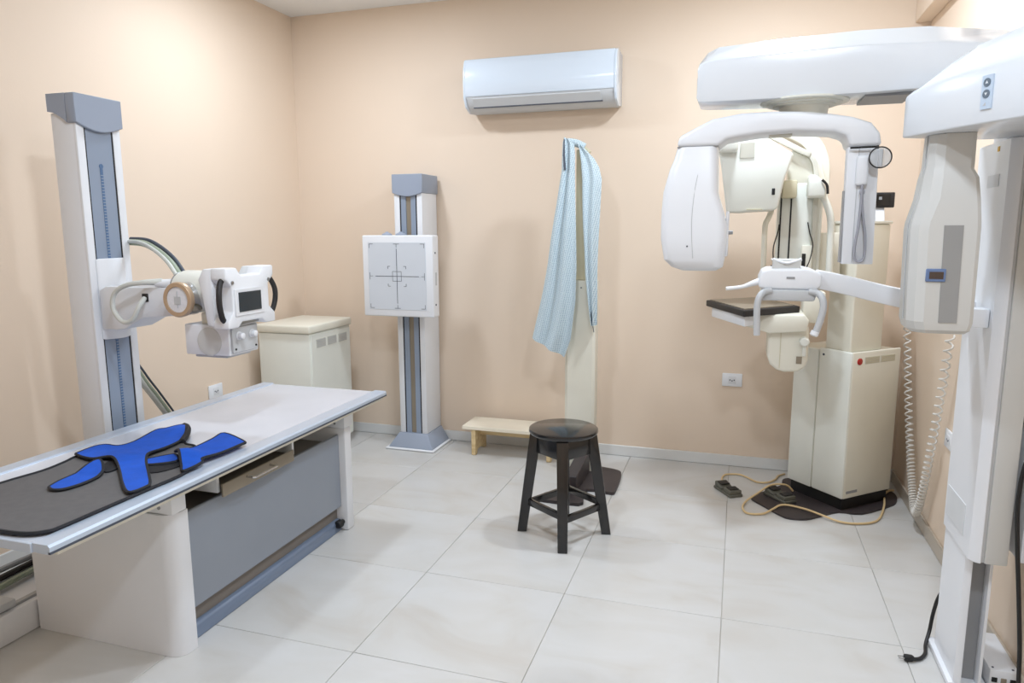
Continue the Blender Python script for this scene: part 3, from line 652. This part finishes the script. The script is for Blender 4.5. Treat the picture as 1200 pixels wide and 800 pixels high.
# film tray and motor pod below
tr = [(-.156, 3.80), (.030, 3.36), (.285, 3.62), (.12, 4.05)]
obj('film_tray', prism(NB(), tr, 'z', 1.045, 1.075, .003, 1), 'rubber', t)
obj('tray_surface', prism(NB(), [(-.135, 3.80), (.032, 3.40), (.255, 3.63), (.11, 4.01)], 'z', 1.075, 1.079), 'drawer_tan', t)
obj('tray_support', prism(NB(), [(-.125, 3.76), (.035, 3.40), (.075, 3.46), (-.06, 3.80)], 'z', .995, 1.045, .004), 'white', t)
obj('pod_neck', prism(NB(), [(.04, .985), (.06, 1.045), (.30, 1.045), (.32, 1.02), (.31, .97), (.15, .955)], 'y', 3.50, 3.78, .008, 2), 'cream', t)
pod = [(.142, .99), (.145, .84), (.16, .80), (.19, .775), (.225, .766), (.285, .77), (.315, .79), (.327, .83), (.325, .99)]
pd = obj('motor_pod', prism(NB(), pod, 'y', 3.54, 3.72, .015, 3, 30), 'cream', t)
obj('pod_seam', box(NB(), .2005, .2035, 3.538, 3.5415, .785, .975), 'cream_dark', pd)
obj('pod_label', box(NB(), .275, .30, 3.5375, 3.5415, .81, .845), 'drawer_tan', pd)
obj('pod_knob', lathe(NB(), (.305, 3.54, .92), (0, -1, 0), [(0, .022), (.03, .022), (.036, .016)], 20), 'cream_light', pd)
obj('pod_lever', box(NB(), .298, .315, 3.52, 3.532, .85, .92, .003), 'cream_light', pd)
obj('pod_arm', box(NB(), .30, .40, 3.66, 3.80, .99, 1.14, .008), 'cream', t)

o = thing('control_display', 'small black control display on top of the cream machine column', 'display', (.70, 4.12, 1.476))
obj('stand', prism(NB(), [(4.09, 1.4765), (4.15, 1.4765), (4.14, 1.55), (4.125, 1.55)], 'x', .655, .70, .002, 1), 'white', o)
hs = obj('housing', box(NB(), .645, .742, 4.105, 4.125, 1.545, 1.622, .005, 2), 'rubber', o)
obj('screen', box(NB(), .655, .720, 4.1025, 4.1055, 1.555, 1.612), 'black_gloss', hs)
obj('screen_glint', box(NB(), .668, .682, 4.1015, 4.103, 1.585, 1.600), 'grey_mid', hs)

# ================================================================== RUBBER MAT, PEDALS, YELLOW CABLES
mp = [(.116, 3.879), (.175, 3.961), (.275, 4.097), (.293, 4.199), (.335, 4.24), (.50, 4.30), (.75, 4.28), (.845, 4.189), (.865, 4.111), (.848, 4.02), (.804, 3.948), (.65, 3.795), (.543, 3.788), (.449, 3.704), (.375, 3.639), (.298, 3.625), (.253, 3.654), (.186, 3.745), (.122, 3.832)]
o = obj('floor_mat', prism(NB(), outline(mp, 3), 'z', .0006, .010), 'mat_rubber'); tag(center(o), 'dark rubber floor mat under the cream x-ray machine', 'mat')
def pedal(label, c, rz, z):
    t = thing('foot_pedal', label, 'foot pedal', (c[0], c[1], z), rz, 'foot pedals')
    def o_(nm, bm, m, p=None): return obj(nm, bm, m, p or t, world=False)
    o_('base', box(NB(), -.085, .085, -.04, .04, .0003, .016, .003, 1), 'pedal')
    for s in (-1, 1):
        b = o_('treadle', prism(NB(), [(s*.045-.034, .016), (s*.045+.034, .016), (s*.045+.034, .030+.006*s), (s*.045-.034, .040-.004*s)], 'y', -.036, .036, .003, 1), 'pedal')
        o_('grip_pad', box(NB(), s*.045-.022, s*.045+.022, -.026, .026, .038, .0425, .001, 1), 'rubber', b)
    o_('cable_boss', cyl(NB(), (-.02, .038, .012), (-.02, .06, .012), .010, n=12), 'pedal')
pedal('black foot pedal on the floor left of the rubber mat', (-.005, 3.925), R(-58), 0)
pedal('black foot pedal resting on the rubber mat', (.262, 3.89), R(-52), .010)
c1 = [(-.02, 4.0), (-.041, 4.10), (-.035, 4.17), (-.01, 4.207), (.055, 4.221), (.10, 4.182), (.153, 4.12), (.213, 4.135), (.255, 4.20), (.27, 4.26), (.31, 4.31)]
o = obj('pedal_cable', tube(NB(), [(x, y, .018 if k < 1 else .0075) for k, (x, y) in enumerate(c1)], .0054, 8), 'cable_yellow')
tag(center(o), 'yellow cable running from the left foot pedal to the cream machine', 'cable')
c2 = [(.335, 3.995), (.295, 3.98), (.217, 3.936), (.148, 3.864), (.089, 3.786), (.072, 3.699), (.096, 3.632), (.167, 3.645), (.217, 3.709), (.259, 3.763), (.307, 3.771), (.383, 3.739), (.455, 3.685), (.526, 3.65), (.60, 3.652), (.679, 3.691), (.728, 3.769), (.774, 3.927), (.80, 4.078), (.833, 4.15), (.862, 4.17)]
zz = [.020, .056, .062, .034, .012, .0075, .0075, .0075, .012, .019, .020, .020, .0182, .010, .0075, .0075, .0075, .018, .019, .019, .019]
o = obj('power_cable', tube(NB(), [(x, y, z) for (x, y), z in zip(c2, zz)], .0054, 8), 'cable_yellow')
tag(center(o), 'long yellow cable looping over the rubber mat and floor', 'cable')

# ================================================================== WHITE PANORAMIC MACHINE
t = thing('white_xray_machine', 'white panoramic dental x-ray machine with column at the right wall', 'x-ray machine', (.74, 2.46, 0))
obj('base_plate', box(NB(), .688, .80, 2.37, 2.64, .0008, .022, .005), 'white', t)
bm = NB(); prism(bm, [(.703, 2.375), (.718, 2.365), (.722, 2.365), (.722, 2.42), (.768, 2.42), (.768, 2.365), (.776, 2.365), (.776, 2.60), (.703, 2.60)], 'z', .022, .47, 0)
obj('lower_column', bm, 'white', t)
obj('column_channel', box(NB(), .7225, .7675, 2.405, 2.4195, .023, .469), 'grey_mid', t)
bm = NB(); prism(bm, [(.698, 2.335), (.712, 2.318), (.726, 2.312), (.726, 2.61), (.698, 2.61)], 'z', .452, 1.688, .002, 1, 60)
obj('column_sleeve', bm, 'white', t)
obj('sleeve_seam', box(NB(), .7262, .7338, 2.317, 2.60, .455, 1.688), 'grey_light', t)
obj('column_front', box(NB(), .734, .795, 2.312, 2.61, .452, 1.688, .006, 2), 'head_grey', t)
obj('sleeve_label', box(NB(), .6965, .6985, 2.40, 2.59, .50, .60), 'label_light', t)
obj('sleeve_label', box(NB(), .6965, .6985, 2.40, 2.50, 1.56, 1.595), 'label_light', t)
obj('warning_sticker', box(NB(), .6965, .6985, 2.42, 2.436, 1.660, 1.674), 'yellow', t)
obj('slot', box(NB(), .745, .79, 2.3095, 2.3125, 1.640, 1.655), 'grey_print', t)
# head cover: lofted shell running along e, across n
e = Vector((.48, -.877, 0)).normalized(); nn = Vector((.877, .48, 0)).normalized(); P0 = Vector((.409, 2.267, 0))
rings = []
for s, off, hb, hc, w in ((0, .010, 1.790, 1.795, .20), (.010, .002, 1.802, 1.812, .26), (.03, 0, 1.808, 1.826, .29), (.06, -.002, 1.812, 1.845, .32), (.12, -.006, 1.818, 1.875, .36), (.20, -.008, 1.822, 1.898, .38), (.30, -.006, 1.826, 1.910, .38), (.40, .0, 1.83, 1.916, .38), (.50, .01, 1.83, 1.918, .37), (.56, .03, 1.82, 1.90, .34)):
    P = P0 + e*s
    ring = [(off, 1.69), (off, hb-.01), (off+.004, hb), (off+.05, hc-.008), (off+.09, hc), (off+w*.75, hc), (off+w-.02, hb), (off+w, hb-.03), (off+w, 1.69)]
    rings.append([(P + nn*a + Vector((0, 0, z))) for a, z in ring])
cv = obj('head_cover', loft(NB(), rings, True, .004, 50), 'white_gloss', t, ang=50)
# button plate on the cover's face
def onface(s, z, d=0): return P0 + e*s + nn*(-.006-d) + Vector((0, 0, z))
def plate(bm, s0, s1, z0, z1, d0, d1, skew=0):
    a = [onface(s0-skew, z0, d0), onface(s1-skew, z0, d0), onface(s1, z1, d0), onface(s0, z1, d0)]; b = [onface(s0-skew, z0, d1), onface(s1-skew, z0, d1), onface(s1, z1, d1), onface(s0, z1, d1)]
    return loft(bm, [a, b])
bp_ = obj('button_plate', plate(NB(), .275, .305, 1.722, 1.80, 0.0, .004), 'button_plate', cv)
for z, up in ((1.783, 1), (1.757, -1)):
    c = onface(.29, z, .0035); b_ = obj('button', cyl(NB(), c, c - nn*.002, .0098, n=24), 'button_grey', bp_)
    bm = NB(); q = [onface(.29+a, z+b*up, .0055) for a, b in ((-.0038, -.0025), (.0038, -.0025), (0, .004))]; q2 = [v - nn*.0006 for v in q]
    loft(bm, [q, q2]); obj('arrow', bm, 'white', b_)
bm = NB(); q = [onface(.287+a, 1.734+b, .004) for a, b in ((-.004, -.004), (.004, -.004), (.003, .004))]; loft(bm, [q, [v - nn*.0006 for v in q]]); obj('symbol', bm, 'grey_light', bp_)
# hanging sensor head under the cover
def rrect(x0, x1, y0, y1, z, c=.02, k=4):
    out = []
    for cx, cy, a0 in ((x1-c, y1-c, 0), (x0+c, y1-c, 90), (x0+c, y0+c, 180), (x1-c, y0+c, 270)):
        for i in range(k+1):
            a = R(a0+90*i/k); out.append((cx+c*math.cos(a), cy+c*math.sin(a), z))
    return out
def octo(x0, x1, y0, y1, z, c):
    return [(x0+c, y0, z), (x1-.012, y0, z), (x1-.003, y0+.004, z), (x1, y0+.014, z), (x1, y1-.014, z), (x1-.012, y1, z), (x0+.012, y1, z), (x0, y1-.012, z), (x0, y0+c*1.1, z), (x0+c*.42, y0+c*.42, z)]
rows = [(.474, .578, 2.18, 2.29, 1.689, .032), (.472, .579, 2.18, 2.29, 1.61, .034), (.470, .578, 2.178, 2.29, 1.597, .034), (.466, .590, 2.172, 2.297, 1.575, .038), (.460, .597, 2.167, 2.302, 1.52, .040), (.445, .603, 2.165, 2.305, 1.458, .036), (.443, .604, 2.165, 2.305, 1.44, .036), (.449, .606, 2.165, 2.305, 1.19, .036), (.455, .602, 2.170, 2.30, 1.168, .036), (.466, .592, 2.180, 2.29, 1.158, .03)]
sh = obj('sensor_head', loft(NB(), [octo(*q) for q in rows]), 'head_grey', t, ang=16)
obj('grey_strip', loft(NB(), [[(.520, 2.1635, 1.19), (.564, 2.1635, 1.19), (.560, 2.1635, 1.45), (.514, 2.1635, 1.45)], [(.520, 2.1655, 1.19), (.564, 2.1655, 1.19), (.560, 2.1655, 1.45), (.514, 2.1655, 1.45)]]), 'strip_grey', sh)
db = obj('display_bezel', box(NB(), .480, .528, 2.1605, 2.166, 1.30, 1.335, .002, 1), 'display_blue', sh)
obj('display_window', box(NB(), .488, .522, 2.1595, 2.161, 1.308, 1.327), 'display_brown', db)
obj('top_gap', box(NB(), .50, .56, 2.185, 2.28, 1.6885, 1.691), 'black', sh)
bm = NB(); 
seam = [(.4725, 2.235, 1.689), (.4705, 2.235, 1.60), (.4605, 2.235, 1.52), (.4425, 2.235, 1.455), (.4415, 2.235, 1.40), (.4475, 2.235, 1.19)]
obj('side_seam', tube(NB(), seam, .0015, 6, 0), 'grey_light', sh)
# horizontal top arm
rings = []
for x, zb, zf, zc, yb in ((-.150, 1.88, 1.93, 1.935, 2.60), (-.156, 1.862, 1.94, 1.955, 2.62), (-.150, 1.848, 1.958, 1.985, 2.63), (-.13, 1.846, 1.967, 2.02, 2.64), (-.095, 1.846, 1.972, 2.036, 2.65), (.10, 1.846, 1.978, 2.046, 2.68), (.33, 1.848, 1.985, 2.054, 2.70), (.52, 1.852, 1.978, 2.050, 2.71), (.72, 1.852, 1.961, 2.022, 2.71), (.86, 1.852, 1.945, 2.0, 2.70)):
    rings.append([(x, 2.452, zb), (x, 2.448, zf), (x, 2.462, zf+.008), (x, 2.56, zc), (x, yb-.03, zc), (x, yb, zf), (x, yb, zb+.03), (x, yb-.02, zb)])
ta = obj('top_arm', loft(NB(), rings, True, .005, 50), 'white_gloss', t, ang=30)
obj('arm_vent', box(NB(), .345, .48, 2.49, 2.66, 1.842, 1.850), 'grey_mid', ta)
obj('end_seam', box(NB(), -.1585, -.153, 2.50, 2.58, 1.87, 1.93), 'grey_light', ta)
obj('arm_post', box(NB(), .735, .86, 2.50, 2.62, 1.688, 1.86, .006), 'white', t)
pv = NB(); lathe(pv, (.177, 2.565, 1.85), (0, 0, -1), [(0, .135), (.006, .135), (.008, .115), (.012, .115), (.014, .095), (.018, .095), (.02, .075), (.06, .07)], 40)
obj('pivot', pv, 'cream_light', t)
# rotating arch
out = [(-.216, 1.712), (-.209, 1.745), (-.157, 1.772), (-.104, 1.797), (-.012, 1.811), (.08, 1.812), (.167, 1.808), (.25, 1.797), (.315, 1.784), (.369, 1.764), (.394, 1.733), (.402, 1.694)]
inn = [(.313, 1.694), (.302, 1.727), (.262, 1.741), (.145, 1.749), (.046, 1.745), (-.02, 1.737), (-.057, 1.731), (-.077, 1.717), (-.085, 1.712)]
ar = obj('rotating_arch', prism(NB(), out+inn, 'y', 2.48, 2.645, .012, 3, 50), 'white', t, ang=50)
obj('arch_window', box(NB(), .075, .145, 2.55, 2.61, 1.7435, 1.752), 'vent', ar)
rows = [(-.216, -.084, 2.485, 2.64, 1.711), (-.226, -.083, 2.478, 2.645, 1.67), (-.238, -.082, 2.47, 2.65, 1.64), (-.256, -.080, 2.46, 2.655, 1.566), (-.260, -.062, 2.458, 2.655, 1.51), (-.261, -.046, 2.458, 2.655, 1.455), (-.260, -.045, 2.458, 2.655, 1.41), (-.248, -.05, 2.462, 2.655, 1.34), (-.224, -.054, 2.475, 2.645, 1.315), (-.19, -.075, 2.495, 2.63, 1.302)]
xh = obj('tube_head', loft(NB(), [rrect(a, b, c, d, z, .03, 5) for a, b, c, d, z in rows]), 'white', t, ang=30)
obj('front_seam', tube(NB(), [(-.135, 2.477, 1.66), (-.150, 2.462, 1.58), (-.158, 2.4575, 1.46), (-.150, 2.4615, 1.345)], .0012, 6, 3), 'grey_light', xh)
obj('marker', cyl(NB(), (-.170, 2.4625, 1.385), (-.170, 2.458, 1.385), .003, n=10), 'grey_print', xh)
obj('collar', box(NB(), -.215, -.083, 2.489, 2.638, 1.7105, 1.7135), 'grey_mid', xh)
nb = NB(); cyl(nb, (-.048, 2.56, 1.43), (-.026, 2.56, 1.43), .008, .006, 12); obj('aperture_knob', nb, 'grey_mid', xh)
obj('aperture_plate', box(NB(), -.05, -.040, 2.52, 2.60, 1.35, 1.50, .003), 'white_satin', xh)
# sensor blade with strap and mirror
sn = obj('sensor_blade', loft(NB(), [[(.306, 2.49, 1.693), (.396, 2.49, 1.693), (.396, 2.535, 1.693), (.306, 2.535, 1.693)], [(.310, 2.49, 1.33), (.402, 2.49, 1.33), (.402, 2.535, 1.33), (.310, 2.535, 1.33)]], True, .004), 'white_satin', t)
obj('blade_edge', box(NB(), 0.304, .3085, 2.494, 2.53, 1.335, 1.56), 'grey_mid', sn)
obj('blade_seam', box(NB(), .3385, .3405, 2.4885, 2.491, 1.335, 1.688), 'grey_light', sn)
obj('strap_clip', box(NB(), .333, .368, 2.468, 2.491, 1.575, 1.665, .008, 3), 'white', sn)
obj('strap', tube(NB(), [(.352, 2.478, 1.60), (.354, 2.476, 1.54), (.352, 2.477, 1.46), (.345, 2.478, 1.39), (.346, 2.479, 1.35), (.360, 2.480, 1.338), (.374, 2.479, 1.355), (.372, 2.478, 1.42), (.360, 2.477, 1.49), (.355, 2.478, 1.55)], .008, 8, flat=.5), 'strap', sn)
obj('strap_buckle', ball(NB(), (.354, 2.476, 1.555), (.008, .006, .012), 10, 8), 'strap', sn)
mr = NB(); pts = [(.395+.031*math.cos(2*PI*k/40), 2.455, 1.656+.031*math.sin(2*PI*k/40)) for k in range(41)]; tube(mr, pts, .0022, 6, 0)
rg = obj('mirror_ring', mr, 'black', sn)
obj('mirror_disc', cyl(NB(), (.395, 2.454, 1.656), (.395, 2.457, 1.656), .0295, n=32), 'glass', rg)
obj('mirror_stem', tube(NB(), [(.312, 2.477, 1.689), (.384, 2.473, 1.690), (.386, 2.456, 1.690), (.386, 2.456, 1.682)], .0036, 6, 0), 'black', rg)
obj('mirror_clip', box(NB(), .389, .401, 2.449, 2.454, 1.628, 1.68, .002, 1), 'grey_light', rg)
# chin rest
cr = [(.062, 1.255), (.062, 1.285), (.072, 1.308), (.09, 1.315), (.20, 1.318), (.225, 1.312), (.25, 1.30), (.25, 1.262), (.235, 1.25), (.085, 1.25)]
ch = obj('chin_rest', prism(NB(), cr, 'y', 2.42, 2.60, .008, 3), 'white', t)
obj('chin_block', prism(NB(), [(.104, 1.31), (.104, 1.335), (.097, 1.345), (.192, 1.345), (.186, 1.335), (.186, 1.31)], 'y', 2.44, 2.52, .004, 2), 'head_grey', ch)
bt = NB(); tube(bt, [(.103, 2.445, 1.347), (.125, 2.44, 1.338), (.145, 2.436, 1.334), (.165, 2.44, 1.338), (.188, 2.445, 1.347)], .004, 8); obj('bite_fork', bt, 'white', ch)
obj('under_tray', prism(NB(), [(.07, 1.215), (.075, 1.25), (.24, 1.25), (.23, 1.215)], 'y', 2.405, 2.56, .006, 2), 'grey_light', ch)
obj('badge', box(NB(), .145, .17, 2.418, 2.4205, 1.285, 1.291), 'grey_mid', ch)
for s, pts in ((0, [(.10, 2.41, 1.246), (.08, 2.40, 1.243), (.066, 2.385, 1.228), (.060, 2.38, 1.20), (.061, 2.38, 1.15), (.063, 2.38, 1.105)]), (1, [(.215, 2.41, 1.246), (.237, 2.40, 1.243), (.250, 2.385, 1.228), (.2545, 2.38, 1.20), (.248, 2.38, 1.16), (.236, 2.38, 1.118)])):
    obj('handle', tube(NB(), pts, .0105, 12), 'grey_light', ch)
obj('handle_tip', lathe(NB(), (.236, 2.38, 1.125), (-.3, 0, -1), [(0, .0125), (.012, .013), (.016, .009)], 14), 'white', ch)
obj('lever', tube(NB(), [(.07, 2.44, 1.275), (.045, 2.43, 1.268), (.01, 2.42, 1.256), (-.038, 2.41, 1.25)], lambda q: .013-.007*min(1, q*1.6), 10), 'white', ch)
obj('support_arm', sweep(NB(), spline([(.235, 2.50, 1.282), (.33, 2.515, 1.262), (.45, 2.53, 1.232), (.58, 2.535, 1.207), (.700, 2.535, 1.188)], 4), .07, .058, (0, 1, 0), .005), 'white', t)
obj('arm_mount', box(NB(), .655, .6975, 2.36, 2.42, 1.155, 1.21, .004), 'white', t)

# coiled cord hanging in a loop by the right wall
pts = spline([(.845, 4.12, .98), (.85, 4.10, .885), (.855, 3.96, .526), (.858, 3.78, .20), (.858, 3.69, .095), (.858, 3.62, .13), (.858, 3.55, .29), (.856, 3.42, .70), (.853, 3.34, 1.0)], 10)
def coil(path, r, wr, pitch_f):
    L = [0]
    for a, b in zip(path[:-1], path[1:]): L.append(L[-1]+(b-a).length)
    tot = L[-1]; out = []; s = 0; ang = 0
    while s < tot:
        i = max(k for k in range(len(L)) if L[k] <= s); i = min(i, len(path)-2)
        p = path[i].lerp(path[i+1], (s-L[i])/max(1e-6, L[i+1]-L[i])); d = (path[min(i+2, len(path)-1)]-path[max(i-1, 0)]).normalized()
        a = d.cross(Vector((1, 0, 0))).normalized(); b = d.cross(a)
        out.append(p + (a*math.cos(ang)+b*math.sin(ang))*r)
        ang += 2*PI/10; s += pitch_f(s/tot)/10
    return out
hel = coil(pts, .0155, .003, lambda q: .045-.032*math.exp(-((q-.48)/.22)**2))
o = obj('coiled_cord', tube(NB(), hel, .0042, 6, 0), 'cable_white'); tag(center(o), 'white coiled cord hanging in a loop by the right wall', 'cord')

# black plug cable on the floor
t = thing('plug_cable', 'black power cable with plug end on the tiles at the white column', 'cable', (.65, 2.55, 0))
obj('cord', tube(NB(), [(.755, 2.652, .21), (.735, 2.655, .20), (.715, 2.652, .16), (.703, 2.648, .10), (.697, 2.646, .04), (.677, 2.60, .0095), (.664, 2.545, .0068), (.64, 2.507, .0068), (.612, 2.49, .010)], .0062, 8), 'black', t)
pg = obj('plug', lathe(NB(), (.618, 2.492, .0125), (-.97, -.1, 0), [(0, .007), (.006, .011), (.02, .012), (.028, .0115), (.03, .009)], 14), 'black', t)
for d in (-.006, .006): obj('pin', cyl(NB(), (.589, 2.489+d, .0125), (.570, 2.487+d, .0125), .002, n=8), 'steel', pg)

# white power box with sockets, wall control box, black cable
t = thing('power_box', 'white metal box with sockets on the floor beside the right wall', 'power box', (.84, 2.42, 0))
bx = obj('housing', box(NB(), .804, .886, 2.385, 2.62, .0008, .078, .004), 'white', t)
for x, m_ in ((.818, 'black'), (.843, 'drawer_tan'), (.868, 'black')): obj('socket', box(NB(), x-.008, x+.008, 2.3825, 2.3855, .038, .054, .002), m_, bx)
for x, y in ((.815, 2.40), (.87, 2.40), (.83, 2.58)): obj('screw', cyl(NB(), (x, y, .0778), (x, y, .0795), .0035, n=8), 'grey_print', bx)
t = thing('wall_box', 'white box fixed to the right wall behind the white column', 'control box', (.85, 2.42, .46))
wb = obj('housing', box(NB(), .83, .8985, 2.33, 2.56, .46, .86, .006), 'white_satin', t)
obj('top_bracket', box(NB(), .825, .8985, 2.34, 2.52, .865, .89, .004), 'grey_mid', t); obj('bracket_post', box(NB(), .85, .8985, 2.40, 2.48, .855, .87), 'grey_mid', t)
o = obj('hanging_cable', tube(NB(), [(.835, 2.318, .835), (.806, 2.304, .765), (.799, 2.302, .655), (.810, 2.302, .522), (.828, 2.302, .364), (.845, 2.302, .203), (.853, 2.302, .08), (.856, 2.298, .02), (.865, 2.25, .0075)], .006, 8), 'black')
tag(center(o), 'black cable hanging in front of the white wall box', 'cable')
